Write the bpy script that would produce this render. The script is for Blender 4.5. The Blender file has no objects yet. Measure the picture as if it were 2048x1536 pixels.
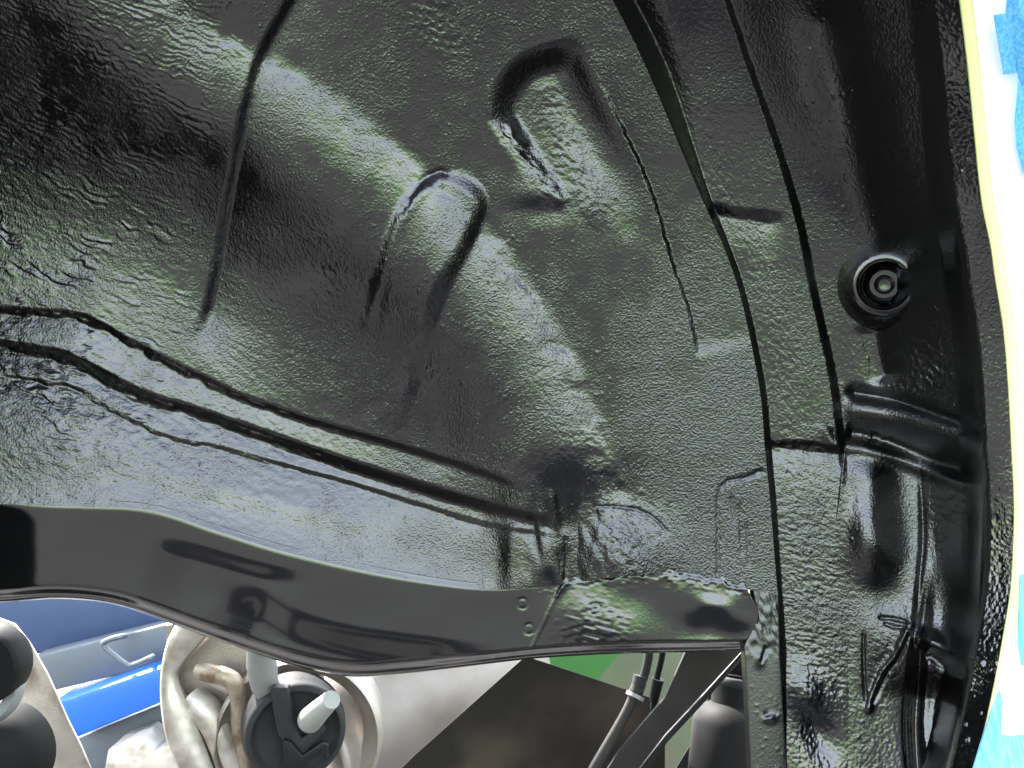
import bpy, bmesh, math, random
import numpy as np
from math import radians as R
from mathutils import Vector, Matrix
random.seed(7); rng = np.random.default_rng(11)
sc = bpy.context.scene
COL = sc.collection

# ------------------------------------------------------------------ camera
PITCH = R(8); F = 1773.0; CAM = np.array([0.0, 0.0, 0.5]); D0 = 0.60
cd = bpy.data.cameras.new('camera'); cam = bpy.data.objects.new('camera', cd); COL.objects.link(cam)
cam.location = CAM; cam.rotation_euler = (R(90)+PITCH, 0, 0); cd.angle = 2*math.atan(1024/F)
cd.clip_start = 0.02; cd.clip_end = 500; sc.camera = cam

# ------------------------------------------------------------------ sky and sun
SUN_EL = R(50); az = Vector((-0.70, 0.72, 0)).normalized()
w = bpy.data.worlds.new("World"); sc.world = w; w.use_nodes = True
wn = w.node_tree; bg = wn.nodes['Background']
sky = wn.nodes.new('ShaderNodeTexSky'); sky.sky_type = 'NISHITA'; sky.sun_disc = False
sky.sun_elevation = SUN_EL; sky.sun_rotation = math.atan2(az.x, az.y)
sky.dust_density = 2.2; sky.air_density = 1.5; sky.ozone_density = 2.0
hs = wn.nodes.new('ShaderNodeHueSaturation'); hs.inputs['Saturation'].default_value = .5; hs.inputs['Value'].default_value = 1.25   # a hazy, whitish day
wn.links.new(sky.outputs[0], hs.inputs['Color']); wn.links.new(hs.outputs[0], bg.inputs[0]); bg.inputs[1].default_value = 0.15
sd = bpy.data.lights.new('sun', 'SUN'); sd.energy = 4.6; sd.angle = R(0.5); sd.color = (1, .95, .88)
so = bpy.data.objects.new('sun', sd); COL.objects.link(so)
Ld = Vector((az.x*math.cos(SUN_EL), az.y*math.cos(SUN_EL), math.sin(SUN_EL)))
so.rotation_euler = Ld.to_track_quat('Z', 'Y').to_euler(); so.location = (-2, 3, 4)
sc.view_settings.view_transform = 'Standard'; sc.view_settings.look = 'None'
sc.view_settings.exposure = 3.25; sc.view_settings.gamma = 1.0

# ------------------------------------------------------------------ helpers
cP, sP = math.cos(PITCH), math.sin(PITCH)
FWD = np.array([0, cP, sP]); UP = np.array([0, -sP, cP]); RT = np.array([1., 0, 0])
def pts(px, py, d):
    """points at depth d (m) on the sight lines of the photograph's pixels"""
    px = np.asarray(px, float); py = np.asarray(py, float); d = np.broadcast_to(np.asarray(d, float), px.shape)
    r = FWD + np.multiply.outer((px-1024)/F, RT) - np.multiply.outer((py-768)/F, UP)
    return CAM + r*d[..., None]
def P(px, py, d): return Vector(pts(np.array([px]), np.array([py]), np.array([d]))[0])
def px2m(n, d): return n*d/F

def thing(name, label, cat, loc=(0, 0, 0), group=None):
    o = bpy.data.objects.new(name, None); COL.objects.link(o); o.location = loc; o.empty_display_size = .05
    o['label'] = label; o['category'] = cat
    if group: o['group'] = group
    return o
def link(name, me, mat, parent=None, label=None):
    o = bpy.data.objects.new(name, me); COL.objects.link(o)
    if mat and not me.materials: me.materials.append(mat)
    if parent:
        o.parent = parent; o.matrix_parent_inverse = Matrix.Translation(-Vector(parent.location))
    if label: o['label'] = label
    return o
def tag(o, label, cat, group=None):
    o['label'] = label; o['category'] = cat
    if group: o['group'] = group
    return o
def mesh_np(name, V, Q, smooth=True, attrs=None):
    me = bpy.data.meshes.new(name); V = np.asarray(V, np.float32); Q = np.asarray(Q, np.int32)
    me.vertices.add(len(V)); me.vertices.foreach_set('co', V.ravel())
    k = Q.shape[1]; me.loops.add(Q.size); me.loops.foreach_set('vertex_index', Q.ravel())
    me.polygons.add(len(Q)); me.polygons.foreach_set('loop_start', np.arange(0, Q.size, k, dtype=np.int32))
    me.polygons.foreach_set('loop_total', np.full(len(Q), k, np.int32))
    me.polygons.foreach_set('use_smooth', np.full(len(Q), smooth))
    for n, a in (attrs or {}).items():
        at = me.attributes.new(n, 'FLOAT', 'POINT'); at.data.foreach_set('value', np.asarray(a, np.float32).ravel())
    me.update(calc_edges=True); me.validate()
    return me
def grid_quads(n, m, off=0):
    i = np.arange(n-1)[:, None]*m + np.arange(m-1)[None, :]
    return np.stack([i, i+m, i+m+1, i+1], -1).reshape(-1, 4) + off
def bm_mesh(name, bm, smooth=True, bevel=0, seg=2, ang=35):
    if bevel:
        ed = [e for e in bm.edges if len(e.link_faces) == 2 and e.calc_face_angle(0) > R(ang)]
        bmesh.ops.bevel(bm, geom=ed, offset=bevel, segments=seg, affect='EDGES', profile=.6, clamp_overlap=True)
    bmesh.ops.recalc_face_normals(bm, faces=bm.faces)
    me = bpy.data.meshes.new(name); bm.to_mesh(me); bm.free()
    if smooth:
        me.polygons.foreach_set('use_smooth', [True]*len(me.polygons))
        try: me.set_sharp_from_angle(angle=R(40))
        except Exception: pass
    return me

# numpy noise
LAT = rng.random((512, 512)).astype(np.float32)*2-1
def vn(x, y, o=0):
    x = x + o*37.17; y = y + o*91.7
    xi = np.floor(x).astype(int); yi = np.floor(y).astype(int); fx = x-xi; fy = y-yi
    fx = fx*fx*fx*(fx*(fx*6-15)+10); fy = fy*fy*fy*(fy*(fy*6-15)+10)
    a = LAT[yi & 511, xi & 511]; b = LAT[yi & 511, (xi+1) & 511]; c = LAT[(yi+1) & 511, xi & 511]; d = LAT[(yi+1) & 511, (xi+1) & 511]
    return (a*(1-fx)+b*fx)*(1-fy)+(c*(1-fx)+d*fx)*fy
def an(x, y, ang, lx, ly, o=0):
    c, s = math.cos(R(ang)), math.sin(R(ang)); return vn((x*c+y*s)/lx, (-x*s+y*c)/ly, o)
RX = rng.random((256, 256)); RY = rng.random((256, 256))
def worley(x, y):
    xi = np.floor(x).astype(int); yi = np.floor(y).astype(int)
    f1 = np.full(x.shape, 9.); f2 = np.full(x.shape, 9.)
    for dx in (-1, 0, 1):
        for dy in (-1, 0, 1):
            a, b = (xi+dx) & 255, (yi+dy) & 255
            d = np.hypot(xi+dx+RX[b, a]-x, yi+dy+RY[b, a]-y)
            f2 = np.minimum(np.maximum(f1, d), f2); f1 = np.minimum(f1, d)
    return f1, f2
def sig(t): return 1/(1+np.exp(-np.clip(t, -30, 30)))
def sstep(a, b, t):
    t = np.clip((t-a)/(b-a), 0, 1); return t*t*(3-2*t)
def smooth_poly(p, n=8):
    p = np.array(p, float)
    if len(p) < 3: return p
    q = np.vstack([2*p[0]-p[1], p, 2*p[-1]-p[-2]]); out = []
    for i in range(1, len(q)-2):
        for k in range(n):
            t = k/n; a, b, c, d = q[i-1], q[i], q[i+1], q[i+2]
            out.append(.5*((2*b)+(-a+c)*t+(2*a-5*b+4*c-d)*t*t+(-a+3*b-3*c+d)*t**3))
    out.append(p[-1]); return np.array(out)
def pdist(X, Y, poly, pad=200, smooth=None):
    """signed distance (positive on the right hand when walking the line, image axes) and 0..1 place along it; 1e3 outside pad"""
    p = np.array(poly, float) if isinstance(poly, np.ndarray) else smooth_poly(poly)
    D = np.full(X.shape, 1e3); S = np.ones(X.shape); T = np.zeros(X.shape)
    m = (X > p[:, 0].min()-pad) & (X < p[:, 0].max()+pad) & (Y > p[:, 1].min()-pad) & (Y < p[:, 1].max()+pad)
    x, y = X[m], Y[m]; d = np.full(x.shape, 1e3); s = np.ones(x.shape); t = np.zeros(x.shape)
    L = np.r_[0, np.cumsum(np.hypot(*np.diff(p, axis=0).T))]
    for i in range(len(p)-1):
        ax, ay = p[i]; ex, ey = p[i+1]-p[i]; ll = ex*ex+ey*ey+1e-9
        u = np.clip(((x-ax)*ex+(y-ay)*ey)/ll, 0, 1); qx = x-ax-u*ex; qy = y-ay-u*ey
        dd = np.hypot(qx, qy); k = dd < d
        d[k] = dd[k]; s[k] = np.sign(ex*qy-ey*qx)[k]; t[k] = ((L[i]+u*(L[i+1]-L[i]))/L[-1])[k]
    D[m] = d; S[m] = s; T[m] = t
    S[S == 0] = 1
    return D*S, T
def groove(X, Y, poly, wid, dep, fin=.04, fout=.04, wob=0):
    d, t = pdist(X, Y, poly, wid*5+20)
    if wob: d = d + wob*an(X, Y, 20, 14, 9, 3)
    env = sstep(0, fin, t)*sstep(0, fout, 1-t) if fin else 1
    return -dep*np.exp(-(d/wid)**2)*env
def inside(X, Y, poly, pad=150):
    p = smooth_poly(list(poly)+[poly[0]], 6); d, _ = pdist(X, Y, np.array(p), pad)
    ins = np.zeros(X.shape, bool); n = len(p)-1
    for i in range(n):
        (x0, y0), (x1, y1) = p[i], p[i+1]
        if y0 == y1: continue
        c = ((Y > min(y0, y1)) & (Y <= max(y0, y1)) & (X < (x1-x0)*(Y-y0)/(y1-y0)+x0)); ins ^= c
    return np.where(ins, -np.abs(d), np.abs(d))
def interp(v, p, ax=1):
    p = np.array(p, float); o = np.argsort(p[:, ax]); return np.interp(v, p[o, ax], p[o, 1-ax])

# ------------------------------------------------------------------ materials
def new_mat(n):
    m = bpy.data.materials.new(n); m.use_nodes = True; return m, m.node_tree, m.node_tree.nodes['Principled BSDF']
def metal(n, col, rough=.4, metallic=0., var=.25, scale=60, bump=.0, bscale=900, spec=.5, spots=None, spot_scale=35, spot_amt=.5):
    m, nt, b = new_mat(n); N = nt.nodes; Lk = nt.links
    tc = N.new('ShaderNodeTexCoord'); no = N.new('ShaderNodeTexNoise'); no.inputs['Scale'].default_value = scale; no.inputs['Detail'].default_value = 6
    Lk.new(tc.outputs['Object'], no.inputs['Vector'])
    mx = N.new('ShaderNodeMix'); mx.data_type = 'RGBA'; mx.inputs[6].default_value = (*[c*(1-var) for c in col], 1); mx.inputs[7].default_value = (*[min(1, c*(1+var)) for c in col], 1)
    Lk.new(no.outputs[0], mx.inputs[0]); out = mx.outputs[2]
    if spots:
        n2 = N.new('ShaderNodeTexNoise'); n2.inputs['Scale'].default_value = spot_scale; n2.inputs['Detail'].default_value = 8; Lk.new(tc.outputs['Object'], n2.inputs['Vector'])
        cr = N.new('ShaderNodeValToRGB'); cr.color_ramp.elements[0].position = .5; cr.color_ramp.elements[1].position = .68; cr.color_ramp.elements[1].color = (spot_amt,)*3+(1,)
        Lk.new(n2.outputs[0], cr.inputs[0]); m2 = N.new('ShaderNodeMix'); m2.data_type = 'RGBA'; m2.inputs[7].default_value = (*spots, 1)
        Lk.new(cr.outputs[0], m2.inputs[0]); Lk.new(out, m2.inputs[6]); out = m2.outputs[2]
    Lk.new(out, b.inputs['Base Color'])
    mr = N.new('ShaderNodeMapRange'); mr.inputs[3].default_value = rough*.8; mr.inputs[4].default_value = min(1, rough*1.25); Lk.new(no.outputs[0], mr.inputs[0]); Lk.new(mr.outputs[0], b.inputs['Roughness'])
    b.inputs['Metallic'].default_value = metallic; b.inputs['Specular IOR Level'].default_value = spec
    if bump:
        n3 = N.new('ShaderNodeTexNoise'); n3.inputs['Scale'].default_value = bscale; n3.inputs['Detail'].default_value = 3; Lk.new(tc.outputs['Object'], n3.inputs['Vector'])
        bp = N.new('ShaderNodeBump'); bp.inputs['Strength'].default_value = bump; bp.inputs['Distance'].default_value = .001; Lk.new(n3.outputs[0], bp.inputs['Height']); Lk.new(bp.outputs[0], b.inputs['Normal'])
    return m
def undercoat(n, rough, dist):
    """black bituminous coating, orange peel follows the 'grain' attribute of the mesh"""
    m, nt, b = new_mat(n); N = nt.nodes; Lk = nt.links
    b.inputs['Base Color'].default_value = (.0009, .0009, .001, 1); b.inputs['Roughness'].default_value = rough; b.inputs['IOR'].default_value = 1.65
    tc = N.new('ShaderNodeTexCoord'); at = N.new('ShaderNodeAttribute'); at.attribute_name = 'grain'
    a = N.new('ShaderNodeTexNoise'); a.inputs['Scale'].default_value = 680; a.inputs['Detail'].default_value = 2; a.inputs['Roughness'].default_value = .55
    v = N.new('ShaderNodeTexVoronoi'); v.inputs['Scale'].default_value = 400; v.feature = 'F1'
    Lk.new(tc.outputs['Object'], a.inputs['Vector']); Lk.new(tc.outputs['Object'], v.inputs['Vector'])
    # scattered pimples of sprayed coating, each with its own height
    pm = N.new('ShaderNodeMapRange'); pm.interpolation_type = 'SMOOTHSTEP'; pm.inputs[1].default_value = .42; pm.inputs[2].default_value = .05; pm.inputs[3].default_value = 0; pm.inputs[4].default_value = 1
    Lk.new(v.outputs['Distance'], pm.inputs[0]); se = N.new('ShaderNodeSeparateColor'); Lk.new(v.outputs['Color'], se.inputs[0])
    pw = N.new('ShaderNodeMath'); pw.operation = 'POWER'; pw.inputs[1].default_value = 2.5; Lk.new(se.outputs[0], pw.inputs[0])
    ph = N.new('ShaderNodeMath'); ph.operation = 'MULTIPLY'; Lk.new(pm.outputs[0], ph.inputs[0]); Lk.new(pw.outputs[0], ph.inputs[1])
    s = N.new('ShaderNodeMath'); s.operation = 'MULTIPLY_ADD'; s.inputs[1].default_value = .45; Lk.new(ph.outputs[0], s.inputs[0]); Lk.new(a.outputs[0], s.inputs[2])
    mu = N.new('ShaderNodeMath'); mu.operation = 'MULTIPLY'; Lk.new(s.outputs[0], mu.inputs[0]); Lk.new(at.outputs['Fac'], mu.inputs[1])
    bp = N.new('ShaderNodeBump'); bp.inputs['Strength'].default_value = 1; bp.inputs['Distance'].default_value = dist; Lk.new(mu.outputs[0], bp.inputs['Height']); Lk.new(bp.outputs[0], b.inputs['Normal'])
    return m
M = {}
M['coat'] = undercoat('black_undercoat', .11, .00072)
M['gloss'] = undercoat('gloss_black_paint', .14, .0003)
M['satin'] = undercoat('satin_black_paint', .30, .0004)
M['black'] = metal('black_paint', (.006, .006, .0065), .4, bump=.15, spec=.2)
M['rubber'] = metal('black_rubber', (.005, .005, .0055), .62, spec=.10, bump=.2)
M['rubber_grey'] = metal('dusty_rubber', (.016, .016, .017), .6, spec=.14, bump=.3)
M['cast'] = metal('cast_metal', (.30, .265, .235), .5, .75, .35, 45, .4, 700, spots=(.06, .036, .018), spot_scale=22, spot_amt=.75)
M['cast_light'] = metal('light_cast_metal', (.50, .46, .42), .45, .7, .25, 60, .25, 700, spots=(.12, .085, .05), spot_scale=28, spot_amt=.6)
M['rust'] = metal('rusty_metal', (.30, .25, .20), .5, .7, .35, 90, .4, 800, spots=(.10, .05, .025), spot_scale=60, spot_amt=.8)
M['zinc'] = metal('zinc_metal', (.15, .155, .155), .5, .3, .15, 120, .4, 1200)
M['bolt'] = metal('pale_bolt', (.22, .225, .21), .55, .2, .15, 150, .5, 1500)
M['beige'] = metal('beige_panel', (.27, .24, .22), .5, .6, .15, 22, .1, spots=(.16, .12, .09), spot_scale=14, spot_amt=.5)
M['brown'] = metal('brown_black_plate', (.010, .008, .007), .65, 0, .4, 18, .15, spec=.12, spots=(.034, .026, .018), spot_scale=9, spot_amt=.8)
M['bar'] = metal('dark_bar', (.014, .0128, .012), .55, 0, .3, 60, .15, spec=.14)
M['blue'] = metal('blue_paint', (.012, .10, .45), .35, 0, .1, 50, .1)
M['darkblue'] = metal('dark_blue_paint', (.02, .04, .10), .35, 0, .2, 40, .1)
M['plate'] = metal('grey_steel', (.10, .115, .135), .45, .4, .12, 60, .1)
M['white'] = metal('white_paint', (.78, .79, .78), .3, 0, .03, 10)
M['tape'] = metal('white_tape', (.8, .8, .78), .6, 0, .04, 40, .2)
M['yellow'] = metal('yellow_tape', (.66, .70, .30), .6, 0, .06, 60)
M['green'] = metal('green_mat', (.03, .13, .025), .6, 0, .15, 8)
M['dirty'] = metal('dirty_green', (.07, .085, .05), .6, 0, .25, 25, .1, spots=(.10, .07, .05), spot_scale=30)
M['concrete'] = metal('asphalt', (.036, .0345, .0345), .9, 0, .15, 3, .4, 150)
M['lawn'] = metal('lawn_green', (.12, .28, .07), .9, 0, .3, 5, .6, 120)
def film_mat():
    m, nt, b = new_mat('blue_film'); N = nt.nodes; Lk = nt.links
    tc = N.new('ShaderNodeTexCoord'); mp = N.new('ShaderNodeMapping'); mp.inputs['Scale'].default_value = (800, 800, 14); no = N.new('ShaderNodeTexNoise'); no.inputs['Scale'].default_value = 1; no.inputs['Detail'].default_value = 1.5
    Lk.new(tc.outputs['Object'], mp.inputs[0]); Lk.new(mp.outputs[0], no.inputs['Vector']); cr = N.new('ShaderNodeValToRGB')
    e = cr.color_ramp.elements; e[0].position = .35; e[0].color = (.05, .25, .55, 1); e[1].position = .7; e[1].color = (.14, .38, .62, 1)
    Lk.new(no.outputs[0], cr.inputs[0]); Lk.new(cr.outputs[0], b.inputs['Base Color']); b.inputs['Roughness'].default_value = .4
    return m
M['film'] = film_mat()

# ------------------------------------------------------------------ ground
def plane(name, x0, x1, y0, y1, z, mat):
    me = bpy.data.meshes.new(name); me.from_pydata([(x0, y0, z), (x1, y0, z), (x1, y1, z), (x0, y1, z)], [], [(0, 1, 2, 3)])
    o = link(name, me, mat); o['kind'] = 'structure'; return o
plane('lawn', -60, 60, -60, 60, 0, M['lawn'])
plane('asphalt_yard', -7, 7, -4.3, 2.9, .004, M['concrete'])

# ------------------------------------------------------------------ the car body
car = thing('car_wheel_well', 'wheel well of a car freshly coated in glossy black underseal', 'wheel well', (0, .5, 0))

SEAM1 = [(1060, -260), (1150, -120), (1225, 0), (1290, 130), (1350, 270), (1405, 400), (1450, 500), (1480, 590), (1505, 700), (1522, 800), (1530, 900), (1540, 1000), (1548, 1100), (1556, 1200), (1562, 1300)]
SEAM2 = [(1360, -260), (1405, -130), (1455, 0), (1500, 130), (1545, 260), (1580, 370), (1606, 470), (1630, 590), (1655, 700), (1672, 790), (1682, 880), (1690, 960), (1697, 1050)]
RAILTOP = [(-300, 985), (-150, 990), (0, 1000), (150, 1004), (300, 1012), (430, 1052), (560, 1092), (700, 1126), (830, 1152), (960, 1170), (1060, 1168), (1130, 1160), (1200, 1150), (1300, 1142), (1400, 1152), (1500, 1172), (1600, 1190)]
LIP = [(1890, -260), (1902, -130), (1918, 0), (1935, 140), (1948, 270), (1962, 400), (1980, 490), (1990, 560), (2006, 660), (2016, 780), (2022, 900), (2027, 1000), (2026, 1080), (2020, 1180), (2004, 1280), (1985, 1380), (1962, 1480), (1935, 1580), (1880, 1720)]
RIDGE = [(120, -260), (300, -40), (420, 50), (560, 120), (700, 215), (840, 330), (960, 445), (1070, 580), (1160, 740), (1215, 880), (1260, 1010), (1300, 1140), (1320, 1220)]

# the pressing's broad form: the slope each place needs to look down at the floor, out at the lawn or up at the sky
EX = [-300, 0, 300, 600, 900, 1200, 1500, 1800]; EY = [-300, 0, 250, 500, 750, 1000, 1160, 1750]
EV = [[-42, -40, -40, -30, -27, -25, -24, -24], [-42, -40, -38, -29, -26, -24, -22, -22], [-30, -26, -26, -25, -25, -23, -19, -19],
      [-3, 1, -3, -20, -23, -22, -16, -15], [2, 4, 0, -15, -22, -20, -13, -12], [-10, -7, -2, -3, -14, -17, -13, -12], [-3, -1, 3, -2, -5, -12, -10, -10], [-1, 0, 1, 0, -3, -8, -8, -8]]
def _bell(a, x, axis):
    """smooth interpolation of the control rows"""
    return a
_gx = np.arange(-300, 1801, 20.); _gy = np.arange(-300, 1751, 10.)
def _cub(xp, fp, x):
    fp = np.array(fp, float); xp = np.array(xp, float); m = np.gradient(fp, xp); i = np.clip(np.searchsorted(xp, x)-1, 0, len(xp)-2)
    h = xp[i+1]-xp[i]; t = (x-xp[i])/h
    return (2*t**3-3*t**2+1)*fp[i]+(t**3-2*t**2+t)*h*m[i]+(-2*t**3+3*t**2)*fp[i+1]+(t**3-t**2)*h*m[i+1]
_r = np.array([_cub(EX, r, _gx) for r in EV]); _E = np.array([_cub(EY, _r[:, k], _gy) for k in range(len(_gx))]).T
_ray = 8+np.degrees(np.arctan((768-_gy)/F)); _G = np.tan(np.radians((_E-_ray[:, None])/2+8))
_B = np.cumsum((_G[1:]+_G[:-1])/2*10., 0); _B = np.vstack([0*_B[:1], _B]); _B -= _B[np.argmin(abs(_gy-560))]
SEAM1 = smooth_poly(SEAM1, 6); SEAM2 = smooth_poly(SEAM2, 6); RAILTOP = smooth_poly(RAILTOP, 6); LIP = smooth_poly(LIP, 6)
def base_H(X, Y):
    X = np.clip(np.asarray(X, float), -299, 1799); Y = np.clip(np.asarray(Y, float), -299, 1749)
    fx = (X+300)/20; fy = (Y+300)/10; i = fx.astype(int); j = fy.astype(int); fx = fx-i; fy = fy-j
    return (_B[j, i]*(1-fx)+_B[j, i+1]*fx)*(1-fy)+(_B[j+1, i]*(1-fx)+_B[j+1, i+1]*fx)*fy

_rd = np.arange(-200, 901, 2.0)
_rs = np.interp(_rd, [-200, -14, 14, 60, 150, 235, 330, 560, 900], [0, 0, .38, .28, -.10, -.50, -.36, 0, 0])
_rh = np.cumsum(_rs)*2.0
def saw(X, Y, poly, dep, wi, rec, fin=.05, fout=.05, flip=1, wob=0, pad=None):
    """one-sided step: falls by dep over 2*wi when crossing to the right hand of the line, and recovers over rec"""
    d, t = pdist(X, Y, poly, pad or rec*4+60); q = d*flip
    if wob: q = q + wob*an(X, Y, 25, 20, 10, 5) + .4*wob*an(X, Y, 70, 7, 12, 9)
    env = (sstep(0, fin, t) if fin else 1)*(sstep(0, fout, 1-t) if fout else 1)
    return -dep*sstep(-wi, wi, q)*np.exp(-np.maximum(q-wi, 0)/rec)*env
def panel_H(X, Y):
    H = base_H(X, Y)
    # ---- big ridge: turns up sharply, then rolls over and drops away to the lower left
    d, t = pdist(X, Y, RIDGE, 900)
    d = d + 5*vn(X/60, Y/60, 14) + 4*vn(X/22, Y/22, 15)*np.exp(-(d/60)**2)
    H += np.interp(d, _rd, _rh)*(1+(sstep(-.02, .2, t)*(1+.3*sstep(.45, .75, t))-1)*sstep(560, 200, d))
    # ---- fillet that runs out over the frame rail
    yt = interp(X, RAILTOP, 0); tt = np.clip(yt-Y, -60, 400)
    H += .16*70*.5*np.clip(1-tt/70, 0, 1.2)**2*sstep(1060, 960, X)
    H += 2.6*np.exp(-(pdist(X, Y, [(330, 945), (440, 978), (560, 1005), (700, 1040)], 160)[0]/26)**2)
    # ---- bright corner and the dark upright band right of the fillet
    H += 30*np.exp(-((X-1262)/75)**2-((Y-1110)/80)**2)
    xc = X-1100-8*an(X, Y, 80, 40, 16, 3); H += -56*sstep(-56, 58, xc)*np.exp(-np.maximum(xc-58, 0)/75)*sstep(885, 1060, Y)
    H += 9*np.exp(-((X-1024)/20)**2)*sstep(1030, 1070, Y)
    # ---- stamped pocket
    S = inside(X, Y, [(985, 240), (996, 180), (1040, 122), (1110, 96), (1170, 88), (1215, 170), (1305, 350), (1350, 470), (1390, 620), (1230, 600), (1130, 470), (1050, 340)])
    dcr, _ = pdist(X, Y, [(1135, -80), (1160, 40), (1172, 90), (1202, 165), (1245, 255), (1290, 350), (1320, 440), (1350, 540), (1400, 720)], 400)
    H += -46*sstep(16, -52, S)*sstep(520, 170, Y)*sstep(-10, 80, np.abs(dcr)*np.where(dcr > 0, 1, -1))
    H += saw(X, Y, [(1165, 88), (1200, 165), (1245, 255), (1290, 350), (1320, 440), (1350, 540), (1380, 630), (1396, 720)], 8, 6, 60, .35, .06, -1, 2)
    H += 8*np.exp(-(pdist(X, Y, [(1005, 235), (1055, 315), (1118, 398)], 120)[0]/15)**2)*(.7+.6*vn(X/30, Y/30, 4))
    H += -.30*(Y-405)*np.exp(-((X-1080)/55)**2-((Y-405)/28)**2)
    H += 9*np.exp(-(pdist(X, Y, [(1090, 190), (1130, 300), (1180, 400)], 200)[0]/45)**2)
    # ---- pill shaped rib: lit on its upper left edge, dark on its right
    S = inside(X, Y, [(832, 378), (868, 350), (915, 347), (955, 378), (966, 415), (945, 470), (915, 530), (875, 610), (840, 730), (805, 850), (765, 860), (720, 760), (745, 650), (770, 530), (795, 430)])
    dr, _ = pdist(X, Y, [(955, 330), (966, 400), (945, 470), (915, 530), (875, 610), (840, 730), (805, 850)], 260)
    H += (9+21*np.exp(-np.maximum(dr, 0)/75))*sstep(16, -26, S)*(.22+.78*sstep(720, 500, Y))*sstep(880, 780, Y)*sstep(335, 400, Y)**.5
    H += groove(X, Y, [(800, 436), (833, 376), (868, 347), (905, 345)], 6, 4, .1, .1, 2)
    H += 5*np.exp(-(pdist(X, Y, [(735, 650), (765, 540), (795, 450), (835, 390), (880, 360)], 80)[0]/12)**2)
    # ---- long crease at the left
    H += saw(X, Y, [(640, -120), (580, 0), (520, 110), (490, 210), (468, 330), (445, 450), (425, 570), (402, 650), (370, 690)], 19, 14, 90, .02, .1, -1, .6)
    # ---- three seams of sealer above the rail
    s1 = [(-260, 600), (-100, 612), (0, 620), (110, 626), (180, 640), (250, 680), (320, 715), (400, 755), (500, 800), (640, 848), (800, 893), (950, 940), (1070, 985)]
    s2 = [(-260, 660), (-100, 672), (0, 690), (80, 702), (150, 722), (220, 760), (300, 796), (400, 826), (520, 868), (650, 913), (800, 962), (950, 1006), (1135, 1052)]
    s3 = [(-260, 730), (0, 752), (90, 764), (160, 780), (215, 815), (330, 872), (430, 893), (560, 928), (700, 966), (850, 1012), (980, 1050), (1130, 1075)]
    wl = sstep(800, 300, X)
    for k, (s, wi, de, rc) in enumerate(((s1, 10, 20, 100), (s2, 15, 36, 150), (s3, 6, 7, 70))):
        d, t = pdist(X, Y, s, 260); dw = d + (1+3.5*wl)*an(X, Y, 25, 26, 11, 5+k)+(.8+1.4*wl)*an(X, Y, 70, 8, 14, 9)
        dw = np.where(d > 0, dw, .35*dw+.65*d)
        H += -de*sstep(-wi, wi, dw)*np.exp(-np.maximum(dw-wi, 0)/rc)*sstep(0, .06, 1-t)
    # ---- patch outline and drips at the lower right
    H += groove(X, Y, [(1436, 1160), (1436, 1060), (1438, 985), (1455, 964), (1490, 955), (1530, 940)], 4, 4, .05, .02, 2)
    for xx, y0, y1 in ((1478, 1000, 1120), (1492, 1040, 1140), (1462, 985, 1050)):
        H += groove(X, Y, [(xx, y0), (xx+4, (y0+y1)/2), (xx+7, y1)], 4, 3, .2, .2, 1)
    H += groove(X, Y, [(1180, 1012), (1250, 1015), (1300, 1030), (1340, 1070)], 3, 3, .1, .1, 1)
    H += groove(X, Y, [(1130, 1070), (1133, 1110), (1132, 1165)], 4, 4, .1, .1, 1)
    return H
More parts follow.
